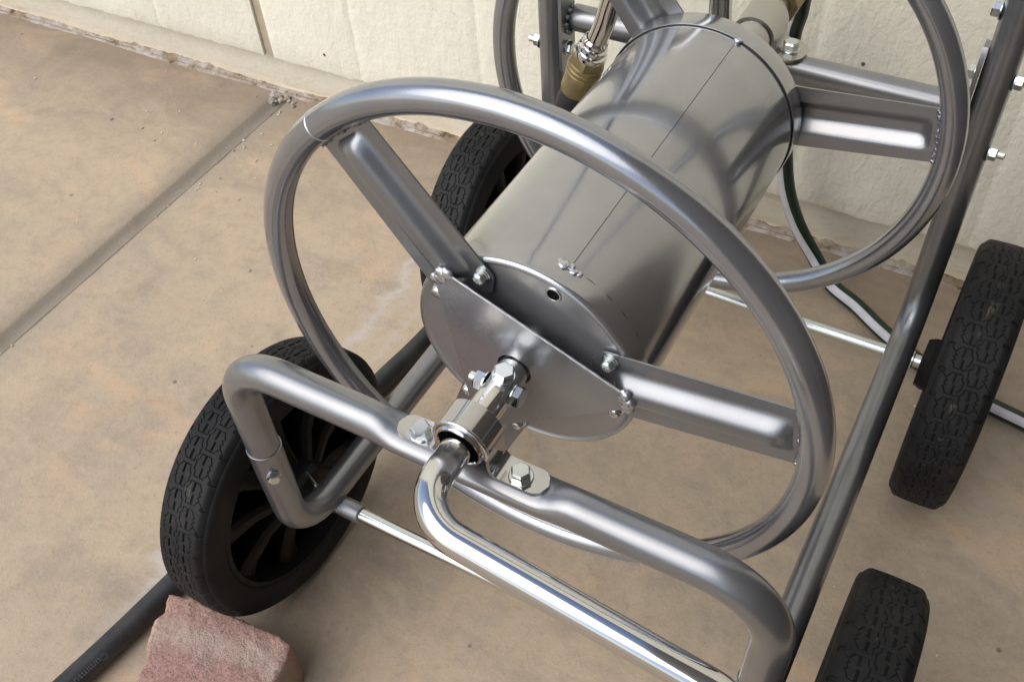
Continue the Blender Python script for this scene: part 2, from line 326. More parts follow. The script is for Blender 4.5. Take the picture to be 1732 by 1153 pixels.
def hexhead(g, p, ax, r_, h, washer=None, rot=0.0):
    """hex bolt head with chamfered crown, on an optional washer"""
    ax = Vector(ax).normalized(); o = Vector(p)
    if washer:
        wr, wh = washer; lathe(g, [(0, wr * 0.55), (0, wr), (wh * 0.7, wr), (wh, wr * 0.93), (wh, wr * 0.5)], o, ax, 24); o = o + ax * wh
    u = ax.orthogonal().normalized(); w_ = ax.cross(u); V = []; F = []
    for (a, k) in ((0, 1.0), (h * 0.82, 1.0), (h, 0.84)):
        for j in range(6):
            t_ = rot + PI / 3 * j; V.append(o + ax * a + (u * math.cos(t_) + w_ * math.sin(t_)) * r_ * k)
    for i in range(2):
        for j in range(6): F.append((i * 6 + j, i * 6 + (j + 1) % 6, i * 6 + 6 + (j + 1) % 6, i * 6 + 6 + j))
    F.append(tuple(range(6))); F.append(tuple(12 + j for j in range(6)))
    return g.add(V, F)
def box(g, lo, hi):
    x0, y0, z0 = lo; x1, y1, z1 = hi
    return g.add([(x0, y0, z0), (x1, y0, z0), (x1, y1, z0), (x0, y1, z0), (x0, y0, z1), (x1, y0, z1), (x1, y1, z1), (x0, y1, z1)],
                 [(0, 3, 2, 1), (4, 5, 6, 7), (0, 1, 5, 4), (1, 2, 6, 5), (2, 3, 7, 6), (3, 0, 4, 7)])
def blob(g, p, r_, amp=0.35, sc=(1, 1, 1), seed=0):
    bm = bmesh.new(); bmesh.ops.create_icosphere(bm, subdivisions=3, radius=1.0)
    V = []
    for v_ in bm.verts:
        k = 1 + amp * mnoise.noise(v_.co * 2.1 + Vector((seed * 7.3, seed * 1.7, 3)))
        V.append(Vector(p) + Vector((v_.co.x * sc[0], v_.co.y * sc[1], v_.co.z * sc[2])) * r_ * k)
    F = [tuple(x.index for x in fc.verts) for fc in bm.faces]; bm.free()
    return g.add(V, F)

# ------------------------------------------------------------------ ground: one sheet with the tooled joint in it
def ground():
    prof = [(-60, 0), (-8, 0), (-2.2, 0), (-1.2, 0)] + [(-0.045, 0), (-0.0190, -0.0004), (-0.0150, -0.0030), (-0.011, -0.0070), (-0.005, -0.0105), (0.001, -0.0120), (0.0065, -0.0115), (0.0085, -0.0110), (0.0090, -0.0220), (0.0108, -0.0220), (0.0114, -0.0008), (0.016, -0.0001), (0.04, 0), (0.4, 0), (0.8, 0), (1.2, 0), (3, 0), (10, 0), (60, 0)]
    ys = [-60, -10, -3, -1.2, -0.6] + [-0.6 + 0.02 * k for k in range(1, 56)] + [0.53, 1, 3, 10, 60]
    ys = sorted(set(round(y, 4) for y in ys)); V = []; F = []
    for y in ys:
        for i, (dx, z) in enumerate(prof):
            j = 0.0
            if abs(dx) < 0.04 and -0.7 < y < 0.55: j = 0.0020 * mnoise.noise(Vector((y * 14, dx * 8, 0))) + 0.0012 * mnoise.noise(Vector((y * 60, dx * 30, 5)))
            V.append((JX - WALL_A * y + dx + j, y, z + (j * 0.4 if z < 0 else 0)))
    k = len(prof)
    for a in range(len(ys) - 1):
        for i in range(k - 1): F.append((a * k + i, a * k + i + 1, (a + 1) * k + i + 1, (a + 1) * k + i))
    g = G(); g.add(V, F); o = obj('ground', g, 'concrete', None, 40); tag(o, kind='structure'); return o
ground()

# ------------------------------------------------------------------ house wall
def wy(x): return WALL_Y + WALL_A * x
wall = bpy.data.objects.new('house_wall', None); C.objects.link(wall); wall.location = (0, 0, 0)
tag(wall, 'cream painted house wall of grooved siding boards above a low footing', 'wall')
grooves = [-3.4, -3.2, -2.99, -2.79, -2.6, -2.4, -2.2, -2.0, -1.8, -1.6, -1.4, -1.2, -0.995, -0.785, -0.613, -0.412, -0.205, 0.010, 0.218, 0.42, 0.62, 0.83, 1.03, 1.24, 1.45, 1.66, 1.87, 2.08, 2.3, 2.5]
for i in range(len(grooves) - 1):
    wide = abs(grooves[i] + 0.785) < 1e-3
    xa = grooves[i] + (0.0125 if wide else 0.0007); xb = grooves[i + 1] - (0.0065 if abs(grooves[i + 1] + 0.785) < 1e-3 else 0.0007)
    n = 26; g = G(); V = []; T_ = 0.0175
    near = -1.3 < grooves[i] < 0.7
    zs_ = [0.0] + ([0.004, 0.03] if near else []) + [2.7]
    for z in zs_:
        for k in range(n + 1):
            x = xa + (xb - xa) * k / n
            jit = (0.0034 * mnoise.noise(Vector((x * 14, 1, 0))) + 0.0022 * mnoise.noise(Vector((x * 70, 4, 0)))) if near else 0
            zz = 0.0675 + jit + z if z < 0.01 else z + 0.0675
            inset = 0.0016 if k in (0, n) else (0.0 if z > 0.001 else 0.0012)
            V.append((x, wy(x) - T_ + inset, zz))
    R = n + 1
    for a in range(len(zs_) - 1):
        for k in range(n): g.f.append((a * R + k, a * R + k + 1, (a + 1) * R + k + 1, (a + 1) * R + k))
    g.v = V[:]; off = len(V)
    for k in range(R): x = V[k][0]; g.v.append((x, wy(x) + 0.008, V[k][2] + 0.001))      # underside lip
    for k in range(n): g.f.append((k, k + 1, off + k + 1, off + k))
    o2 = len(g.v)                                                                          # groove flanks
    for kk in (0, n):
        col = [a * R + kk for a in range(len(zs_))]; s0 = len(g.v)
        for c_ in col: p = g.v[c_]; g.v.append((p[0], p[1] + 0.009, p[2]))
        for a in range(len(col) - 1): g.f.append((col[a], col[a + 1], s0 + a + 1, s0 + a))
    obj('siding_board', g, 'siding', wall, 30)
    if not wide:
        x = grooves[i]; g = G(); box(g, (x - 0.0030, wy(x) - 0.0160, 0.0700), (x + 0.0030, wy(x) - 0.0105, 2.69)); obj('groove_strip', g, 'siding', wall, 0)
g = G(); xs = np.linspace(-3.6, 2.7, 2); box(g, (-0.001, 0, 0), (0, 0.001, 0.001)); g = G()
V = [(x, wy(x) + y, z) for x in (-3.6, 2.7) for y, z in ((0.0060, 0.05), (0.10, 0.05), (0.10, 2.76), (0.0060, 2.76))]
g.add(V, [(0, 1, 5, 4), (1, 2, 6, 5), (2, 3, 7, 6), (3, 0, 4, 7), (0, 3, 2, 1), (4, 5, 6, 7)])
tag(obj('sheathing', g, 'footing', wall, 0))
g = G(); box(g, (-0.7905, wy(-0.785) - 0.0120, 0.068), (-0.770, wy(-0.785) + 0.001, 2.7)); obj('lap_strip', g, 'bare', wall, 0)
# footing with a slightly wavy painted face
g = G(); V = []; xs = [-3.6, -2.4] + list(np.linspace(-1.5, 0.8, 116)) + [1.6, 2.7]; zs_ = [-0.05, 0.0, 0.006, 0.014, 0.026, 0.040, 0.054, 0.080]
for z in zs_:
    for x in xs:
        nn = 0.0022 * mnoise.noise(Vector((x * 9, z * 20, 2))) + 0.0012 * mnoise.noise(Vector((x * 35, z * 60, 7)))
        V.append((x, wy(x) + 0.0025 + nn * 0.8 - (0.0030 if z < 0.004 else 0.0), z))
R = len(xs)
for a in range(len(zs_) - 1):
    for k in range(R - 1): g.f.append((a * R + k, a * R + k + 1, (a + 1) * R + k + 1, (a + 1) * R + k))
g.v = V; obj('footing', g, 'footing', wall, 28)
# crumbled mortar and lime along the foot
g = G(); V = []; xs = np.arange(-1.5, 0.75, 0.004); prof = [(0.004, 0.0085), (-0.003, 0.0060), (-0.007, 0.0030), (-0.010, 0.0034), (-0.014, 0.0016), (-0.020, -0.002)]
for x in xs:
    e = 0.55 + 0.75 * mnoise.noise(Vector((x * 5.5, 3, 1))); e = max(0.1, e)
    for k, (dy, z) in enumerate(prof):
        q = 0.5 + 0.9 * mnoise.noise(Vector((x * 55, k * 0.9, 0))) + 0.5 * mnoise.noise(Vector((x * 140, k * 1.7, 4)))
        zz = z * e * (0.55 + q) if z > 0 else -0.002
        crack = -0.004 if (k == 2 and mnoise.noise(Vector((x * 20, 9, 9))) > -0.1) else 0
        V.append((x, wy(x) + dy * (0.6 + 0.5 * e) + 0.0025 * mnoise.noise(Vector((x * 40, k, 2))), zz + crack))
R = len(prof)
for a in range(len(xs) - 1):
    for k in range(R - 1): g.f.append((a * R + k, (a + 1) * R + k, (a + 1) * R + k + 1, a * R + k + 1))
g.v = V; tag(obj('mortar_crust', g, 'crust', wall, 50), kind='stuff')
# nail heads
for (x, z) in ((-0.672, 0.098), (0.06, 0.265)):
    g = G(); lathe(g, [(0, 0.0), (0.0008, 0.0012), (0.0003, 0.0022), (-0.001, 0.0024)], (x, wy(x) - 0.0177, z), (0, -1, 0), 12); obj('nail', g, 'nail' if x != -0.585 else 'nail', wall, 60)

# ------------------------------------------------------------------ shade screen added right of the cart (out of frame: gives shade and dark reflections)
screen = bpy.data.objects.new('shade_screen', None); C.objects.link(screen); screen.location = (0, 0, 0)
tag(screen, 'dark timber screen added out of view to the right of the cart for shade', 'screen')
SX = 0.60
for k in range(14):
    y0 = 0.46 - 0.145 * k
    g = G(); box(g, (SX, y0 - 0.141, 0.03), (SX + 0.022, y0, 2.75)); obj('board', g, 'timber', screen, 0)
for y in (0.40, -0.55, -1.50):
    g = G(); box(g, (SX + 0.0225, y - 0.045, 0.0), (SX + 0.112, y + 0.045, 2.40)); obj('post', g, 'timber', screen, 0)

# ------------------------------------------------------------------ the cart
ZR, RR = 0.395, 0.1833               # reel axis height, ring radius
YF, YB = -0.1172, 0.1824             # front and rear ring planes
WX = 0.1938                          # half width of the frame
YC, ZC, RT = -0.1816, 0.3659, 0.0126
ZL = 0.1398
YA, YR = -0.1376, 0.2464             # axles
YP = 0.287                           # rear posts
cart = bpy.data.objects.new('hose_reel_cart', None); C.objects.link(cart)
tag(cart, 'silver grey tubular steel hose reel cart on four black wheels beside the wall', 'hose reel cart')

# front hoop: cross bar with its two legs; the bar is pinched flat under the bearing strap
def pinch(p, q):
    ax = abs(p.x)
    if abs(p.z - ZC) < 0.004 and ax < 0.075:
        k = max(0.0, min(1.0, (0.068 - ax) / 0.020)); k = k * k * (3 - 2 * k)
        d_ = q - p
        if d_.z > 0: d_.z *= 1 - 0.45 * k
        d_.y *= 1 + 0.10 * k
        return p + d_
    return q
hoop = fillet([(-WX, YC, 0.252), (-WX, YC, ZC), (WX, YC, ZC), (WX, YC, 0.252)], 0.046, 14)
g = G(); tube(g, resample(hoop, 0.006), RT, 32, shape=pinch); front_hoop = obj('front_hoop', g, 'paint', cart)
ZTAB = ZC + RT * 0.55
# side rails: lower leg, rail, rear post
def rail_path(s):
    return fillet([(s * WX, YC, 0.262), (s * WX, YC, ZL), (s * WX, YP, ZL), (s * WX, YP, 1.02), ], [0.042, 0.050], 14)
for s in (-1, 1):
    pts = resample([Vector(p) for p in rail_path(s)], 0.008); rad = []
    for p in pts:
        k = max(0, min(1, (p.z - 0.185) / 0.03)) if p.y < -0.15 else 0
        rad.append(RT + 0.0006 * k)
    g = G(); tube(g, pts, rad, 32); ro = obj('side_rail', g, 'paint', cart)
    g = G(); lathe(g, [(-0.0010, RT + 0.0002), (-0.0010, RT + 0.0008), (-0.0002, RT + 0.0010), (0.0006, RT + 0.0008), (0.0008, RT + 0.0002)], (s * WX, YC, 0.262), (0, 0, 1), 36); obj('sleeve_rim', g, 'paint', ro)
    ax = Vector((-s * 0.75, -0.66, 0)); g = G(); hexhead(g, Vector((s * WX, YC, 0.241)) + ax * (RT + 0.0006), ax, 0.0050, 0.0046, (0.0055, 0.0009), 0.3); obj('bolt', g, 'zinc', ro)
    # little weld flash inside the bend
    g = G(); blob(g, (s * (WX - 0.010), YA - 0.006, ZL - 0.0090), 0.0030, 0.5, (1, 1, 1), 3); obj('weld_bead', g, 'weld', ro)
# push handle on top of the posts (out of frame, seen in reflections)
g = G(); tube(g, resample(fillet([(-WX, YP, 1.021), (-WX, YP + 0.02, 1.10), (WX, YP + 0.02, 1.10), (WX, YP, 1.021)], 0.05, 10), 0.02), RT, 24); obj('push_handle', g, 'paint', cart)

# axles with their welded sleeves
for y, xs0 in ((YA, 0.163), (YR, 0.181)):
    g = G(); lathe(g, [(-0.232, 0.0001), (-0.232, 0.0062), (0.232, 0.0062), (0.232, 0.0001)], (0, y, 0.127), (1, 0, 0), 20); axle = obj('axle', g, 'zinc', cart)
    for s in (-1, 1):
        g = G(); lathe(g, [(s * xs0, 0.0064), (s * xs0, 0.0082), (s * (xs0 + 0.001), 0.0088), (s * 0.2075, 0.0088), (s * 0.2085, 0.0080), (s * 0.2085, 0.0064)], (0, y, 0.127), (1, 0, 0), 24); obj('axle_sleeve', g, 'paint' if y == YA else 'zinc', axle)

# ------------------------------------------------------------------ wheels
def tread_height(npitch=36, nv=60, nu=124, U=0.0225):
    """groove depth on one pitch of the tread; u in mm across, v in 0..1 along"""
    P = 2 * PI * 0.1268 / npitch * 1000
    L = [[(-13, .78), (-11.3, .92), (-7.4, .92), (-7.4, .56), (-6.2, .56), (-6.2, .92), (-2.4, .92), (-2.0, .72), (-0.4, .66), (0.6, .60)],
         [(-13, .24), (-11.3, .10), (-8.6, .10), (-8.6, .46), (-7.4, .46), (-7.4, .10), (-2.8, .10), (-2.4, .28), (-0.6, .36)],
         [(-13, .78), (-14.8, .69), (-12.9, .61), (-14.8, .52), (-12.9, .43), (-14.8, .34), (-13, .24)],
         [(-14.8, .34), (-16.2, .26), (-20.5, .10)],
         [(-2.2, .72), (-2.4, .92)], [(-0.4, .66), (-0.5, .36)]]
    segs = []
    for pl in L:
        for a, b_ in zip(pl, pl[1:]):
            for sh in (-1, 0, 1):
                segs.append((a[0], (a[1] + sh) * P, b_[0], (b_[1] + sh) * P))
                segs.append((-a[0], (0.5 + 1 - a[1] + sh) * P, -b_[0], (0.5 + 1 - b_[1] + sh) * P)); segs.append((-a[0], (0.5 - a[1] + sh) * P, -b_[0], (0.5 - b_[1] + sh) * P))
    u = np.linspace(-U * 1000, U * 1000, nu + 1)[None, :]; v = (np.arange(nv) / nv * P)[:, None]
    D = np.full((nv, nu + 1), 99.0)
    for (x0, y0, x1, y1) in segs:
        dx, dy = x1 - x0, y1 - y0; L2 = dx * dx + dy * dy + 1e-9
        tt = np.clip(((u - x0) * dx + (v - y0) * dy) / L2, 0, 1)
        D = np.minimum(D, np.hypot(u - x0 - tt * dx, v - y0 - tt * dy))
    h = np.clip((0.47 - D) / 0.24, 0, 1) * 0.0008
    vv = v / P
    sh = np.clip((np.abs(u) - 16.5) / 2.0, 0, 1) * ((np.abs(((vv + (u > 0) * 0.5) % 1) - 0.08) < 0.07)) * 0.0016
    return np.maximum(h, sh), u[0] / 1000
H, uu = tread_height()
def prof_r(u):
    a = abs(u); r_ = 0.1270 - 0.0007 * (a / 0.017) ** 2
    if a > 0.0172: r_ -= 0.0042 * ((a - 0.0172) / 0.0053) ** 2
    return r_
def make_wheel():
    nP, nv = 36, H.shape[0]; nA = nP * nv; nU = len(uu)
    rad0 = np.array([prof_r(x) for x in uu]); hh = np.tile(H, (nP, 1))
    th = np.arange(nA) / nA * 2 * PI
    rr_ = rad0[None, :] - hh
    V = np.stack([np.broadcast_to(uu[None, :], rr_.shape), rr_ * np.cos(th)[:, None], rr_ * np.sin(th)[:, None]], -1).reshape(-1, 3)
    i, j = np.meshgrid(np.arange(nA), np.arange(nU - 1), indexing='ij'); i2 = (i + 1) % nA
    F = np.stack([i * nU + j, i * nU + j + 1, i2 * nU + j + 1, i2 * nU + j], -1).reshape(-1, 4)
    # shoulders and side walls
    ns = 180; side = [(0.0225, prof_r(0.0225) - 0.0002), (0.0240, 0.1205), (0.0250, 0.1185), (0.0255, 0.1160), (0.0256, 0.1120), (0.0255, 0.1000), (0.0250, 0.0975), (0.0236, 0.0962), (0.0160, 0.0955)]
    g = G(); g.v = [tuple(p) for p in V.tolist()]; g.f = [tuple(q) for q in F.tolist()]
    for s in (-1, 1):
        lathe(g, [(s * a, r_) for a, r_ in side], (0, 0, 0), (1, 0, 0), ns)
    me = bpy.data.meshes.new('tyre'); me.from_pydata(g.v, [], g.f); me.materials.append(M['rubber']); me.shade_smooth(); me.set_sharp_from_angle(angle=math.radians(60))
    # rim: barrel, web and hub; inner side is -x
    g = G(); lathe(g, [(-0.0235, 0.0958), (-0.0235, 0.0915), (-0.004, 0.0890), (0.004, 0.0890), (0.0235, 0.0915), (0.0235, 0.0958)], (0, 0, 0), (1, 0, 0), 96)
    lathe(g, [(0.010, 0.090), (0.006, 0.060), (0.008, 0.024), (0.011, 0.024), (0.009, 0.060), (0.0135, 0.090)], (0, 0, 0), (1, 0, 0), 72)
    rim = obj('wheel', g, 'plastic', None, 35)
    hub = G(); lathe(hub, [(0.012, 0.029), (-0.030, 0.0275), (-0.0365, 0.0245), (-0.0372, 0.0066)], (0, 0, 0), (1, 0, 0), 6)
    hubm = obj('hub', hub, 'plastic', None, 20)
    sp = G(); V = []
    for (r_, wd, x0) in ((0.020, 0.0065, -0.026), (0.050, 0.0085, -0.015), (0.078, 0.0115, -0.012), (0.0905, 0.015, -0.014)):
        V += [(0.0095, r_, -wd), (x0 + 0.003, r_, -wd * 0.9), (x0, r_, -wd * 0.45), (x0, r_, wd * 0.45), (x0 + 0.003, r_, wd * 0.9), (0.0095, r_, wd)]
    F = []
    for a in range(3):
        for k in range(5): F.append((a * 6 + k, a * 6 + k + 1, a * 6 + 7 + k, a * 6 + 6 + k))
    sp.add(V, F); spm = obj('spoke', sp, 'plastic', None, 30)
    pin = G(); tube(pin, [(-0.0385, 0.010, 0.034), (-0.0392, 0.001, 0.012), (-0.0385, -0.006, -0.006)], 0.0011, 8); pinm = obj('cotter_pin', pin, 'zinc', None)
    return me, rim, hubm, spm, pinm
tyre_me, rim0, hub0, sp0, pin0 = make_wheel()
def place_wheel(x, y, spin, first, rot, pin=False):
    def cp(o, p):
        if first: n_ = o
        else: n_ = o.copy(); C.objects.link(n_)
        if p: n_.parent = p
        return n_
    wroot = cp(rim0, cart); wroot.location = (x, y, 0.1275); wroot.rotation_mode = 'XYZ'
    wroot.rotation_euler = (spin, 0, rot)
    t_ = bpy.data.objects.new('tyre', tyre_me); C.objects.link(t_); t_.parent = wroot
    cp(hub0, wroot)
    for k in range(9):
        if first and k == 0: s_ = sp0; s_.parent = wroot
        else: s_ = sp0.copy(); C.objects.link(s_); s_.parent = wroot
        s_.rotation_euler = (2 * PI * k / 9, 0, 0)
    if pin: pin0.parent = wroot
    return wroot
place_wheel(0.2514, YR, 0.4, True, 0)
place_wheel(0.2514, YA, 1.33, False, 0)
place_wheel(-0.2508, YA, 0.21, False, PI, True)
place_wheel(-0.2480, YR, 2.2, False, PI)

# ------------------------------------------------------------------ reel: drum carries rings, spokes, hub plate
SEAM = math.radians(70.8)
def sheet_cyl(g, r_, y0, y1, th, a_start, a_end, seg=120, ny=2):
    V = []; F = []
    for rr2 in (r_, r_ - th):
        for k in range(ny + 1):
            y = y0 + (y1 - y0) * k / ny
            for j in range(seg + 1):
                a = a_start + (a_end - a_start) * j / seg; V.append((rr2 * math.cos(a), y, ZR + rr2 * math.sin(a)))
    k1 = seg + 1; L = (ny + 1) * k1
    for s in (0, 1):
        for k in range(ny):
            for j in range(seg): F.append((s * L + k * k1 + j, s * L + k * k1 + j + 1, s * L + (k + 1) * k1 + j + 1, s * L + (k + 1) * k1 + j))
    for j in range(seg):
        F.append((j, j + 1, L + j + 1, L + j)); F.append((ny * k1 + j, ny * k1 + j + 1, L + ny * k1 + j + 1, L + ny * k1 + j))
    for k in range(ny):
        F.append((k * k1, (k + 1) * k1, L + (k + 1) * k1, L + k * k1)); F.append((k * k1 + seg, (k + 1) * k1 + seg, L + (k + 1) * k1 + seg, L + k * k1 + seg))
    g.add(V, F)
g = G(); sheet_cyl(g, 0.0757, -0.100, 0.168, 0.0016, SEAM, SEAM + 2 * PI - math.radians(0.30), 180, 1)
drum = obj('reel_drum', g, 'drum', cart, 40)
g = G(); sheet_cyl(g, 0.0735, -0.098, 0.166, 0.001, 0, 2 * PI, 64, 1); obj('drum_inner_shade', g, 'dark', drum, 40)  # dark inner sheet standing in for the shade behind the seam gap
# end caps: flanged discs; the front one has a big centre recess hidden by the hub plate
def cap(y, s, name, hole):
    g = G()
    lathe(g, [(s * 0.0003, 0.0752), (0.0, 0.0742), (s * 0.0011, 0.0728), (s * 0.0013, 0.0722), (s * 0.0013, 0.0715), (s * 0.0013, 0.0255), (s * 0.0013, 0.0245), (s * 0.004, 0.0215)], (0, y, ZR), (0, 1, 0), 140)
    g2 = G(); lathe(g2, [(s * 0.016, 0.0756), (s * 0.016, 0.0772), (s * 0.0150, 0.0772), (s * 0.0035, 0.0772), (s * 0.0022, 0.0771), (s * 0.0010, 0.0766), (s * 0.0003, 0.0752)], (0, y, ZR), (0, 1, 0), 140); obj('cap_band', g2, 'drum', drum, 50)
    return obj(name, g, 'cap', drum, 50)
cap(-0.114, 1, 'end_cap', True); 
g = G(); lathe(g, [(0.0, 0.0765), (0.0, 0.0772), (0.0165, 0.0772), (0.0180, 0.0764), (0.0184, 0.0745), (0.0172, 0.072), (0.0172, 0.02)], (0, 0.1621, ZR), (0, 1, 0), 140); obj('end_cap', g, 'drum', drum, 50)
# vent hole in the front cap: rolled lip, flat dark disc for its shaded depth
def disc_pt(a, r_, y): return Vector((r_ * math.cos(a), y, ZR + r_ * math.sin(a)))
for aa in (70.5,):
    p = disc_pt(math.radians(aa), 0.0665, -0.1130)
    g = G(); lathe(g, [(0.0001, 0.0001), (0.0001, 0.0040)], p, (0, -1, 0), 24); obj('vent_hole_shade', g, 'dark', drum)
    g = G(); lathe(g, [(-0.0003, 0.0054), (0.0005, 0.0048), (0.0006, 0.0043), (0.0002, 0.0039)], p, (0, -1, 0), 24); obj('hole_lip', g, 'drum', drum, 60)
# dark arcs painted as the shaded gaps where the flange stands off the drum
for a0, a1 in ((64, 56.5), (52.5, 46.5), (43.5, 35.5), (31.5, 23.5), (16, 8)):
    g = G(); V = []; n = 12
    for k in range(n + 1):
        a = math.radians(a0 + (a1 - a0) * k / n); hw = 0.0009 * math.sin(PI * (k + 0.4) / (n + 0.8))
        for dy in (-hw, hw): V.append((0.0765 * math.cos(a), -0.0978 + dy, ZR + 0.0765 * math.sin(a)))
        for dy in (hw, -hw): V.append((0.0750 * math.cos(a), -0.0978 + dy, ZR + 0.0750 * math.sin(a)))
    g.v = V
    for k in range(n):
        for q in range(4): g.f.append((k * 4 + q, k * 4 + (q + 1) % 4, k * 4 + 4 + (q + 1) % 4, k * 4 + 4 + q))
    obj('gap_shade_arc', g, 'dark', drum, 30)
# welds on the seam ends
g = G(); a = math.radians(71.3)
for k in range(4): blob(g, (0.0772 * math.cos(a - 0.045 * (k - 1.0)), -0.0985 + 0.0012 * math.sin(k * 2.1), ZR + 0.0772 * math.sin(a - 0.045 * (k - 1.0))), 0.0030 - 0.0004 * k, 0.35, (1.4, 1.1, 0.55), k + 11)
obj('weld_bead', g, 'weld', drum, 60)
g = G(); a = math.radians(70.0); blob(g, (0.0768 * math.cos(a), 0.1612, ZR + 0.0768 * math.sin(a)), 0.0024, 0.5, (1.3, 0.8, 0.7), 21); obj('weld_bead', g, 'weld', drum, 60)

# rings
for y in (YF, YB):
    pts = [Vector((RR * math.cos(2 * PI * k / 200), y, ZR + RR * math.sin(2 * PI * k / 200))) for k in range(200)]
    g = G(); tube(g, pts, 0.0095, 28, closed=True, up=(0, 1, 0)); obj('ring', g, 'ring', drum)
a = math.radians(131.2); p = disc_pt(a, RR, YF); tdir = Vector((-math.sin(a), 0, math.cos(a)))
g = G(); lathe(g, [(-0.0008, 0.0094), (-0.0004, 0.00985), (0.0004, 0.00985), (0.0008, 0.0094)], p, tdir, 36); obj('ring_seam', g, 'weld', drum, 60)

# spokes: pressed plates with a raised rib
def spoke(ang, y, s, rib):
    """s = -1: rib stands towards the camera side (front ring); rib sign gives the press direction"""
    a = math.radians(ang); e = Vector((math.cos(a), 0, math.sin(a))); n_ = Vector((-math.sin(a), 0, math.cos(a)))
    nl, nw = 44, 40; r0, r1 = 0.0500, 0.1755; V = []; F = []
    def hgt(l, x, hw):
        k = max(0.0, min(1.0, (0.0148 - abs(x)) / 0.0120)); k = k * k * (3 - 2 * k); crown = 1.0
        rr_ = r0 + (r1 - r0) * l
        endk = max(0.0, min(1.0, (0.1690 - rr_) / 0.012)); endk = math.sqrt(max(0, 1 - (1 - endk) ** 2))
        ink = max(0.0, min(1.0, (rr_ - 0.062) / 0.010)); ink = ink * ink * (3 - 2 * ink)
        return 0.0078 * k * crown * endk * ink
    for side in (0, 1):
        for i in range(nl + 1):
            l = i / nl; rr_ = r0 + (r1 - r0) * l; hw = 0.0262 + (0.0222 - 0.0262) * l
            cut = max(0, (0.009 - (rr_ - r0)) / 0.009); hw_ = hw - 0.009 * cut
            for j in range(nw + 1):
                x = hw_ * (2 * j / nw - 1)
                yy = y + rib * hgt(l, x, hw) + (-0.0014 if side == 0 else 0.0)
                # follow the ring at the outer end
                rad = rr_ if l < 0.999 else math.sqrt(max(0, (r1 + 0.001) ** 2 - x * x))
                V.append(Vector((0, 0, ZR)) + e * rad + n_ * x + Vector((0, yy, 0)))
    R = nw + 1; L = (nl + 1) * R
    for s_ in (0, 1):
        for i in range(nl):
            for j in range(nw): F.append((s_ * L + i * R + j, s_ * L + i * R + j + 1, s_ * L + (i + 1) * R + j + 1, s_ * L + (i + 1) * R + j))
    for i in range(nl):
        for j in (0, nw): F.append((i * R + j, (i + 1) * R + j, L + (i + 1) * R + j, L + i * R + j))
    for j in range(nw):
        for i in (0, nl): F.append((i * R + j, i * R + j + 1, L + i * R + j + 1, L + i * R + j))
    g = G(); g.add(V, F); obj('spoke', g, 'paint', drum, 40)
ANG = (127.6, 7.4, -112.4)
for a in ANG:
    spoke(a, -0.1142, -1, -1); spoke(a, 0.1815, 1, 1)
    # weld row where the plate meets the ring
    for y in (-0.1162, 0.1800):
        g = G(); e = math.radians(a)
        for k in range(9):
            x = -0.021 + 0.0052 * k; aa = e + math.asin(x / 0.1742)
            blob(g, (0.1746 * math.cos(aa), y + 0.0008 * math.sin(k * 3.1), ZR + 0.1746 * math.sin(aa)), 0.0020 + 0.0005 * math.sin(k * 1.9), 0.5, (1, 1, 1), k + int(a) + 31)
        obj('weld_bead', g, 'paint', drum, 60)
    # two pan head screws with washers hold each spoke to the cap
    for da in (-17.6, 17.6):
        aa = math.radians(a + da); p = disc_pt(aa, 0.0660, -0.1156)
        g = G(); lathe(g, [(0, 0.0030), (0, 0.0052), (0.0011, 0.0052), (0.0013, 0.0046), (0.0022, 0.0046), (0.0024, 0.0042), (0.0046, 0.0041), (0.0062, 0.0034), (0.0068, 0.0022), (0.0068, 0.0011), (0.0052, 0.0008), (0.0052, 0.0001)], p, (0, -1, 0), 24)
        obj('screw', g, 'zinc', drum, 40)
# triangular hub plate over the three ribs
YH = -0.1245; poly = []
for a in ANG:
    e = math.radians(a); c0 = Vector((math.cos(e), 0, math.sin(e))) * 0.0740; n_ = Vector((-math.sin(e), 0, math.cos(e)))
    poly.append((c0 - n_ * 0.0065)); poly.append((c0 + n_ * 0.0065))
# order round the hub: ANG runs clockwise, so walk it backwards
order = [poly[2 * i + k] for i in (2, 1, 0) for k in (0, 1)]
g = G(); nseg = 72; V = []; F = []
def edge_r(th):
    best = 1e9; dv = Vector((math.cos(th), 0, math.sin(th)))
    for i in range(6):
        p0, p1 = order[i], order[(i + 1) % 6]; ed = p1 - p0; den = dv.x * ed.z - dv.z * ed.x
        if abs(den) < 1e-9: continue
        t_ = (p0.x * ed.z - p0.z * ed.x) / den; s_ = (p0.x * dv.z - p0.z * dv.x) / den
        if t_ > 0 and -1e-6 <= s_ <= 1 + 1e-6: best = min(best, t_)
    return best
ths = sorted(set([2 * PI * k / nseg for k in range(nseg)] + [math.atan2(p.z, p.x) % (2 * PI) for p in order])); k1 = len(ths)
for y in (YH - 0.0015, YH):
    for ring_ in (0.0, 0.5, 1.0):
        for th in ths:
            r_ = 0.0117 + (edge_r(th) - 0.0117) * ring_; V.append((r_ * math.cos(th), y, ZR + r_ * math.sin(th)))
for s_ in (0, 1):
    for q in (0, 1):
        for j in range(k1): F.append((s_ * 3 * k1 + q * k1 + j, s_ * 3 * k1 + q * k1 + (j + 1) % k1, s_ * 3 * k1 + (q + 1) * k1 + (j + 1) % k1, s_ * 3 * k1 + (q + 1) * k1 + j))
for q in (0, 2):
    for j in range(k1): F.append((q * k1 + j, q * k1 + (j + 1) % k1, 3 * k1 + q * k1 + (j + 1) % k1, 3 * k1 + q * k1 + j))
g.add(V, F); obj('hub_plate', g, 'plate', drum, 30)
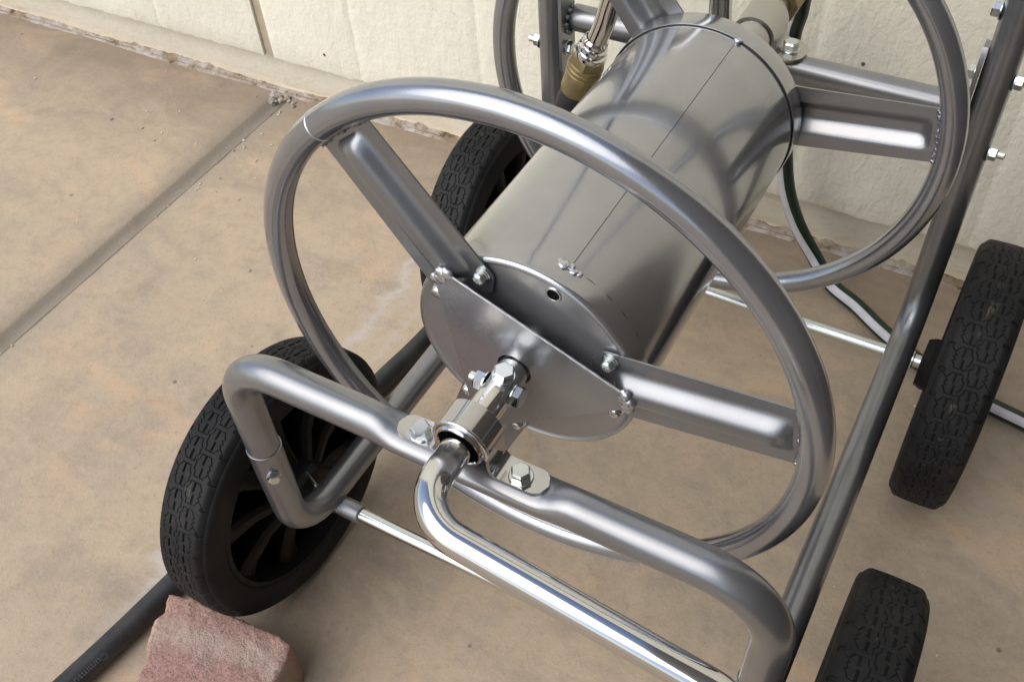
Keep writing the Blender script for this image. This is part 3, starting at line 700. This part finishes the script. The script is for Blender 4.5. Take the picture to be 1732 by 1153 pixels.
# bare ground edge of the hub plate and the weld lumps at its corners
for i in range(1, 6, 2):
    if (order[i] + order[(i + 1) % 6]).z < 0.02: continue
    p0, p1 = order[i], order[(i + 1) % 6]; g = G(); pts = []
    for k in range(41):
        q = p0.lerp(p1, k / 40); pts.append(Vector((q.x, YH - 0.0008, ZR + q.z)))
    tube(g, pts, [0.00085 + 0.00012 * math.sin(k * 2.3) for k in range(41)], 8); obj('plate_edge_weld', g, 'weld', drum, 50)
for i, a in enumerate(ANG):
    g = G(); e = math.radians(a)
    for k in range(4):
        x = -0.0052 + 0.0034 * k; c0 = Vector((math.cos(e), 0, math.sin(e))) * (0.0748 + 0.0012 * math.sin(k * 2)) + Vector((-math.sin(e), 0, math.cos(e))) * x
        blob(g, (c0.x, YH - 0.0004, ZR + c0.z), 0.0044 + 0.0004 * math.sin(k * 1.3 + i), 0.28, (1, 0.55, 1), 50 + k + i * 7)
    obj('weld_bead', g, 'weld', drum, 60)

# ------------------------------------------------------------------ bearing straps (front and rear)
def strap(yc, hw, name, th=0.0024, R=0.0150, ztab=ZTAB, tabx=0.050):
    """omega strip: tab, fillet, half round over the shaft, fillet, tab"""
    pr = [(-tabx, ztab)]; 
    pr += [(-tabx + 0.004, ztab), (-0.032, ztab), (-0.0262, ztab)]
    zc = ztab + 0.0085; cx = -0.0242
    for k in range(1, 9):
        a = -PI / 2 + (PI / 2) * k / 8 * 0.98; pr.append((cx + 0.0078 * math.cos(a), zc + 0.0085 * math.sin(a)))
    for k in range(0, 17):
        a = PI - PI * k / 16; pr.append((R * math.cos(a), ZR + R * math.sin(a)))
    pr += [(-x, z) for x, z in pr[:12]][::-1]
    # resample
    pp = [Vector((x, 0, z)) for x, z in pr]; pp = resample(pp, 0.0015); n = len(pp); V = []; F = []; k1 = 9
    for i, p in enumerate(pp):
        a = pp[max(0, i - 1)]; b_ = pp[min(n - 1, i + 1)]; t_ = (b_ - a).normalized(); nn = Vector((-t_.z, 0, t_.x))
        e = tabx - abs(p.x); re = hw * 0.95; w_ = hw
        tabw = hw * 0.98
        if abs(p.x) > 0.020: w_ = tabw
        if e < re and abs(p.x) > 0.03: w_ = tabw - re + math.sqrt(max(1e-8, re * re - (re - e) ** 2)) if e >= 0 else 0.0005
        for s_ in (0, 1):
            for j in range(k1):
                q = p + nn * (th * s_); V.append((q.x, yc + w_ * (2 * j / (k1 - 1) - 1), q.z))
    for i in range(n - 1):
        for s_ in (0, 1):
            for j in range(k1 - 1): F.append((i * 2 * k1 + s_ * k1 + j, i * 2 * k1 + s_ * k1 + j + 1, (i + 1) * 2 * k1 + s_ * k1 + j + 1, (i + 1) * 2 * k1 + s_ * k1 + j))
        for j in (0, k1 - 1): F.append((i * 2 * k1 + j, (i + 1) * 2 * k1 + j, (i + 1) * 2 * k1 + k1 + j, i * 2 * k1 + k1 + j))
    for i in (0, n - 1):
        for j in range(k1 - 1): F.append((i * 2 * k1 + j, i * 2 * k1 + j + 1, i * 2 * k1 + k1 + j + 1, i * 2 * k1 + k1 + j))
    g = G(); g.add(V, F); return obj(name, g, 'collar' if yc < 0 else 'dull', cart, 50)
st = strap(-0.1800, 0.0092, 'bearing_strap', 0.0024, 0.0163, ZTAB, 0.052)
for s in (-1, 1):
    g = G(); hexhead(g, (s * 0.0348, -0.1815, ZTAB + 0.0024), (0, 0, 1), 0.0063, 0.0058, (0.0076, 0.0013), 0.25 * s); obj('bolt', g, 'zinc', st, 25)
for y in (-0.1890, -0.1710):
    g = G(); tube(g, [Vector((0.0176 * math.cos(a_), y, ZR + 0.0176 * math.sin(a_))) for a_ in [PI * (-0.08 + 1.16 * k / 40) for k in range(41)]], 0.0014 if y < -0.18 else 0.0010, 10); obj('collar_rim', g, 'chrome', st, 60)
g = G(); lathe(g, [(-0.1912, 0.0134), (-0.1922, 0.0140), (-0.1922, 0.0152), (-0.1908, 0.0161), (-0.1695, 0.0161), (-0.1685, 0.0152), (-0.1685, 0.0134), (-0.1912, 0.0134)], (0, 0, ZR), (0, 1, 0), 40); obj('bushing', g, 'chrome', st, 40)
g = G(); lathe(g, [(-0.1870, 0.0135), (-0.1865, 0.0100), (-0.1690, 0.0100)], (0, 0, ZR), (0, 1, 0), 40); obj('liner', g, 'dark', st, 40)
g = G(); lathe(g, [(-0.1684, 0.0103), (-0.1681, 0.0103), (-0.1681, 0.0140), (-0.1684, 0.0140)], (0, 0, ZR), (0, 1, 0), 40); obj('gap_shade_ring', g, 'dark', st, 40)  # dark ring painted as the shaded gap where the shaft leaves the bearing
# crank: tube through the bearing, bent into the arm
ca = math.radians(-9.8); e = Vector((math.cos(ca), 0, math.sin(ca))); o_ = Vector((0, 0, ZR))
kp = fillet([o_ + Vector((0, -0.060, 0)), o_ + Vector((0, -0.242, 0)), o_ + e * 0.205 + Vector((0, -0.242, 0)), o_ + e * 0.205 + Vector((0, -0.36, 0))], [0.030, 0.026], 14)
g = G(); tube(g, resample(kp, 0.006), 0.0097, 32); crank = obj('crank_handle', g, 'chrome', cart)
g = G(); lathe(g, [(-0.1215, 0.0098), (-0.1215, 0.0101), (-0.1650, 0.0102), (-0.1664, 0.0101), (-0.1664, 0.0098)], (0, 0, ZR), (0, 1, 0), 40); obj('crank_sleeve', g, 'chrome', crank, 40)
for (y, ang, rot) in ((-0.1400, 82, 0.2), (-0.1430, -4, 0.5)):
    a = math.radians(ang); dv = Vector((math.cos(a), 0, math.sin(a))); p = Vector((0, y, ZR)) + dv * 0.0095
    g = G(); hexhead(g, p, dv, 0.0070, 0.0052, (0.0074, 0.0009), rot); obj('bolt', g, 'zinc', crank, 25)
    p = Vector((0, y, ZR)) - dv * 0.0095; g = G(); hexhead(g, p, -dv, 0.0064, 0.0062, (0.0072, 0.0012), rot)
    lathe(g, [(0.006, 0.0034), (0.0110, 0.0034), (0.0118, 0.0026), (0.0118, 0.0001)], p, -dv, 16); obj('nut', g, 'zinc', crank, 25)

# rear cross bar, its bolted end plates, rear strap and inlet shaft
YX = 0.300
g = G(); tube(g, resample([Vector((-0.176, YX, ZC)), Vector((0.176, YX, ZC))], 0.02), RT, 28); xbar = obj('rear_cross_bar', g, 'paint', cart)
for s in (-1, 1):
    g = G(); x0, x1 = s * 0.1775, s * 0.1808
    V = []; 
    pr = [(0.318, 0.012), (0.322, 0.0135), (0.40, 0.0135), (0.425, 0.011), (0.432, 0.006), (0.434, 0.001)]
    for x in (x0, x1):
        for z, hw in pr: V += [(x, YP + 0.002 - hw, z), (x, YP + 0.002 + hw, z)]
    k1 = len(pr) * 2; F = []
    for q in (0, 1):
        for i in range(len(pr) - 1): F.append((q * k1 + 2 * i, q * k1 + 2 * i + 1, q * k1 + 2 * i + 3, q * k1 + 2 * i + 2))
    for i in range(len(pr) - 1):
        for j in (0, 1): F.append((2 * i + j, 2 * i + 2 + j, k1 + 2 * i + 2 + j, k1 + 2 * i + j))
    F.append((0, 1, k1 + 1, k1)); F.append((k1 - 2, k1 - 1, 2 * k1 - 1, 2 * k1 - 2)); g.add(V, F); obj('end_plate', g, 'paint', xbar, 30)
    for z in (0.341, 0.4075):
        g = G(); hexhead(g, (s * 0.1775, YP, z), (-s, 0, 0), 0.0062, 0.0048, (0.0070, 0.0008), 0.4); obj('bolt', g, 'zinc', xbar, 25)
        g = G(); p = Vector((s * 0.2060, YP, z)); hexhead(g, p, (s, 0, 0), 0.0062, 0.0060, (0.0074, 0.0012), 0.1)
        lathe(g, [(0.006, 0.0034), (0.0122, 0.0034), (0.0130, 0.0026), (0.0130, 0.0001)], p, (s, 0, 0), 14); obj('nut', g, 'zinc', xbar, 25)
    g = G(); hexhead(g, (s * 0.1812, YP, 0.461), (-s, 0, 0), 0.0064, 0.0056, (0.0074, 0.0010), 0.2); obj('bolt', g, 'zinc', xbar, 25)
    g = G()
    for k in range(10):
        a = 2 * PI * k / 10; blob(g, (s * 0.1765, YX - 0.006 + 0.0105 * math.cos(a), ZC + 0.0120 * math.sin(a)), 0.0024, 0.4, (1, 1, 1), 80 + k)
    obj('weld_bead', g, 'paint', xbar, 60)
rs = strap(0.3030, 0.0190, 'bearing_strap', 0.0026, 0.0168, ZC + RT, 0.044)
for s in (-1, 1):
    g = G(); hexhead(g, (s * 0.0290, 0.3030, ZC + RT + 0.0026), (0, 0, 1), 0.0068, 0.0066, (0.0080, 0.0014), 0.3); obj('bolt', g, 'zinc', rs, 25)
g = G(); lathe(g, [(0.150, 0.0115), (0.262, 0.0115), (0.262, 0.0158), (0.263, 0.0164), (0.326, 0.0164), (0.328, 0.0125), (0.352, 0.0125), (0.352, 0.001)], (0, 0, ZR), (0, 1, 0), 36); shaft = obj('inlet_shaft', g, 'dull', cart, 40)
g = G(); lathe(g, [(0.345, 0.0130), (0.345, 0.0195), (0.351, 0.0205), (0.372, 0.0205), (0.376, 0.0180), (0.390, 0.0165), (0.390, 0.001)], (0, 0, ZR), (0, 1, 0), 8); obj('swivel_nut', g, 'brass', shaft, 20)
# goose neck outlet: leaves the shaft behind the rear ring, loops over to the left and down to a brass coupling
gp = spline([(-0.006, 0.215, 0.400), (-0.007, 0.215, 0.452), (-0.013, 0.216, 0.486), (-0.040, 0.216, 0.512), (-0.073, 0.216, 0.497), (-0.0955, 0.2155, 0.452), (-0.1050, 0.215, 0.421), (-0.1170, 0.215, 0.391)], 10)
g = G(); tube(g, gp, 0.0088, 24); goose = obj('goose_neck', g, 'chrome', cart)
dv = (Vector((-0.1170, 0.215, 0.391)) - Vector((-0.1020, 0.215, 0.431))).normalized(); p = Vector((-0.1130, 0.215, 0.402))
g = G(); lathe(g, [(-0.004, 0.0090), (-0.002, 0.0112), (0.001, 0.0116), (0.003, 0.0106), (0.004, 0.0126), (0.007, 0.0130), (0.009, 0.0120), (0.010, 0.0144), (0.013, 0.0150), (0.015, 0.0140), (0.017, 0.0140)], p, dv, 32); obj('ferrule', g, 'chrome', goose, 40)
g = G(); q = p + dv * 0.013
pr = [(0.0, 0.0135), (0.001, 0.0160), (0.0075, 0.0172), (0.0090, 0.0168), (0.0095, 0.0150)]
lathe(g, pr, q, dv, 6)
pr = [(0.0092, 0.0148), (0.0100, 0.0160), (0.0122, 0.0162), (0.0130, 0.0150), (0.0142, 0.0150), (0.0150, 0.0160), (0.0172, 0.0160), (0.0180, 0.0148), (0.0195, 0.0146), (0.0200, 0.0152), (0.0225, 0.0152), (0.0230, 0.0145), (0.040, 0.0140), (0.043, 0.0132), (0.044, 0.0120)]
lathe(g, pr, q, dv, 28); obj('brass_coupling', g, 'brass', goose, 25)
HOSE_TOP = q + dv * 0.036

# ------------------------------------------------------------------ hoses
hp = [HOSE_TOP, HOSE_TOP + dv * 0.03, (-0.152, 0.235, 0.27), (-0.162, 0.27, 0.17), (-0.178, 0.325, 0.075), (-0.205, 0.375, 0.022), (-0.240, 0.405, 0.0122), (-0.274, 0.395, 0.0122), (-0.290, 0.345, 0.0122), (-0.2905, 0.28, 0.0122), (-0.291, 0.20, 0.0122), (-0.295, 0.13, 0.0122), (-0.303, 0.070, 0.0122), (-0.318, -0.05, 0.0122), (-0.333, -0.17, 0.0122), (-0.343, -0.262, 0.0122), (-0.352, -0.33, 0.0122), (-0.369, -0.43, 0.0122), (-0.40, -0.58, 0.0122), (-0.50, -0.9, 0.0122), (-0.75, -1.3, 0.0122)]
g = G(); hpts = spline(hp, 14); tube(g, hpts, 0.0118, 24); bh = obj('garden_hose', g, 'hose')
tag(bh, 'thick black rubber hose on the concrete running past the brick and left wheels', 'hose', 'hoses')
# green vinyl hose with a white stripe: stripe and body are separate strips of one wall
gp_ = spline([(0.0, 0.388, 0.400), (0.004, 0.412, 0.385), (0.003, 0.420, 0.350), (-0.001, 0.424, 0.315), (0.003, 0.432, 0.23), (0.0155, 0.436, 0.142), (0.0345, 0.440, 0.085), (0.062, 0.442, 0.040), (0.094, 0.432, 0.0105), (0.130, 0.412, 0.0092), (0.172, 0.383, 0.0092), (0.235, 0.349, 0.0092), (0.303, 0.330, 0.0092), (0.40, 0.320, 0.0092), (0.62, 0.33, 0.0092), (1.0, 0.25, 0.0092), (1.7, -0.3, 0.0092)], 14)
g = G(); tube(g, gp_, 0.0090, 32, up=(1, 0, 0)); gh = obj('garden_hose', g, 'green')
tag(gh, 'dark green vinyl hose with a white stripe curling behind the drum and under the axle', 'hose', 'hoses')
g = G()
T, U = frames([Vector(p) for p in gp_], False, (1, 0, 0)); V = []; ks = 9
for i, p in enumerate(gp_):
    B = T[i].cross(U[i])
    # keep the stripe on the side turned to the room (left and up)
    best = Vector((-0.42, -0.66, 0.62)); w_ = best - T[i] * best.dot(T[i]); w_.normalize(); w2 = T[i].cross(w_)
    for j in range(ks):
        a = math.radians(-34 + 68 * j / (ks - 1)); rr_ = 0.00935 if 0 < j < ks - 1 else 0.0088; V.append(p + (w_ * math.cos(a) + w2 * math.sin(a)) * rr_)
F = [(i * ks + j, i * ks + j + 1, (i + 1) * ks + j + 1, (i + 1) * ks + j) for i in range(len(gp_) - 1) for j in range(ks - 1)]
g.add(V, F); obj('white_stripe', g, 'stripe', gh, 60)

# ------------------------------------------------------------------ brick chocking the wheel
bx0, by0 = -0.240, -0.247
def brick():
    top = [(-0.068, -0.004), (-0.045, 0.0005), (-0.02, 0.0), (0.0, 0.001), (0.03, 0.0), (0.052, 0.001), (0.062, -0.003), (0.067, -0.012), (0.068, -0.05), (0.067, -0.10), (0.067, -0.16), (0.063, -0.196), (0.05, -0.2), (0.0, -0.199), (-0.05, -0.201), (-0.063, -0.197), (-0.064, -0.16), (-0.050, -0.12), (-0.040, -0.088), (-0.047, -0.062), (-0.058, -0.046), (-0.063, -0.030), (-0.060, -0.020), (-0.066, -0.012)]
    bm = bmesh.new(); H_ = 0.060
    vs_ = [bm.verts.new((x, y, 0)) for x, y in top]; fb = bm.faces.new(vs_)
    ex = bmesh.ops.extrude_face_region(bm, geom=[fb]); 
    for v_ in [q for q in ex['geom'] if isinstance(q, bmesh.types.BMVert)]: v_.co.z = H_
    bmesh.ops.recalc_face_normals(bm, faces=bm.faces)
    ed = [e_ for e_ in bm.edges if all(v_.co.z > H_ - 1e-5 for v_ in e_.verts) and len(e_.link_faces) == 2]
    bmesh.ops.bevel(bm, geom=ed, offset=0.0035, segments=3, affect='EDGES', profile=0.5)
    bmesh.ops.triangulate(bm, faces=[f_ for f_ in bm.faces if len(f_.verts) > 4])
    bmesh.ops.subdivide_edges(bm, edges=[e_ for e_ in bm.edges if e_.calc_length() > 0.008], cuts=4, use_grid_fill=True)
    bmesh.ops.triangulate(bm, faces=bm.faces)
    bmesh.ops.subdivide_edges(bm, edges=[e_ for e_ in bm.edges if e_.calc_length() > 0.004], cuts=2)
    bmesh.ops.triangulate(bm, faces=bm.faces); bm.normal_update()
    for v_ in bm.verts:
        if v_.co.z < 0.0005: continue
        k = 0.0011 * mnoise.noise(v_.co * 60) + 0.0010 * mnoise.noise(v_.co * 150) + 0.0005 * mnoise.noise(v_.co * 380)
        edge = v_.co.z > H_ - 0.005
        v_.co += v_.normal * k * (1.3 if edge else 0.9)
    me = bpy.data.meshes.new('brick'); bm.to_mesh(me); bm.free(); me.materials.append(M['brick']); me.shade_smooth()
    o = bpy.data.objects.new('brick', me); C.objects.link(o); o.location = (bx0, by0, 0.0); o.rotation_euler = (0, 0, math.radians(5.5))
    tag(o, 'chipped pink concrete brick wedged against the front left wheel', 'brick')
brick()

g = G()
for k in range(26):
    blob(g, (JX - WALL_A * 0.48 + random.uniform(-0.022, 0.034), 0.478 + random.uniform(-0.018, 0.012), random.uniform(-0.008, 0.002)), random.uniform(0.002, 0.0065), 0.6, (1, 1, 0.7), 300 + k)
tag(obj('mortar_rubble', g, 'crust', None, 60), 'crumbled mortar heaped where the slab joint meets the wall', 'rubble', kind='stuff')
# ------------------------------------------------------------------ grit and flakes on the slab
g = G()
spots = [(-0.735 + random.uniform(-0.02, 0.10), 0.30 + random.uniform(-0.06, 0.17)) for k in range(16)] + [(-0.90 + random.uniform(-0.1, 0.12), 0.38 + random.uniform(-0.08, 0.08)) for k in range(12)] + [(random.uniform(-0.5, 0.35), random.uniform(-0.3, 0.45)) for k in range(26)] + [(JX + 0.012 + random.uniform(-0.006, 0.01), random.uniform(-0.2, 0.48)) for k in range(14)] + [(random.uniform(-1.3, -0.4), random.uniform(-0.2, 0.4)) for k in range(14)]
for i, (x, y) in enumerate(spots):
    r_ = random.uniform(0.0008, 0.0021); blob(g, (x, y, r_ * 0.4 - (0.006 if abs(x - JX + WALL_A * y) < 0.012 else 0)), r_, 0.6, (1, random.uniform(0.6, 1.3), 0.6), i)
tag(obj('grit', g, 'debris', None, 60), 'pale grit and paint flakes scattered over the concrete', 'grit', kind='stuff')

# faint moulded print on the hose, near the brick
fc = bpy.data.curves.new('hose_print', 'FONT'); fc.body = '\u00a9ummsuunu'; fc.size = 0.0095; fc.extrude = 0.0001
to = bpy.data.objects.new('tmp_print', fc); C.objects.link(to); bpy.context.view_layer.update()
me = bpy.data.meshes.new_from_object(to.evaluated_get(bpy.context.evaluated_depsgraph_get())); bpy.data.objects.remove(to)
p0 = Vector((-0.3497, -0.318, 0.0122)); p1 = Vector((-0.3600, -0.378, 0.0122)); T0 = (p1 - p0).normalized()
for v_ in me.vertices:
    a = math.radians(62) - v_.co.y / 0.0118 - 0.1
    side_ = Vector((-T0.y, T0.x, 0)); c0 = p0 + T0 * v_.co.x
    rr_ = 0.01185 + v_.co.z
    v_.co = c0 + (side_ * math.cos(a) * 1 + Vector((0, 0, 1)) * math.sin(a)) * rr_
me.materials.clear(); me.materials.append(M['print'])
po = bpy.data.objects.new('print', me); C.objects.link(po); po.parent = bh
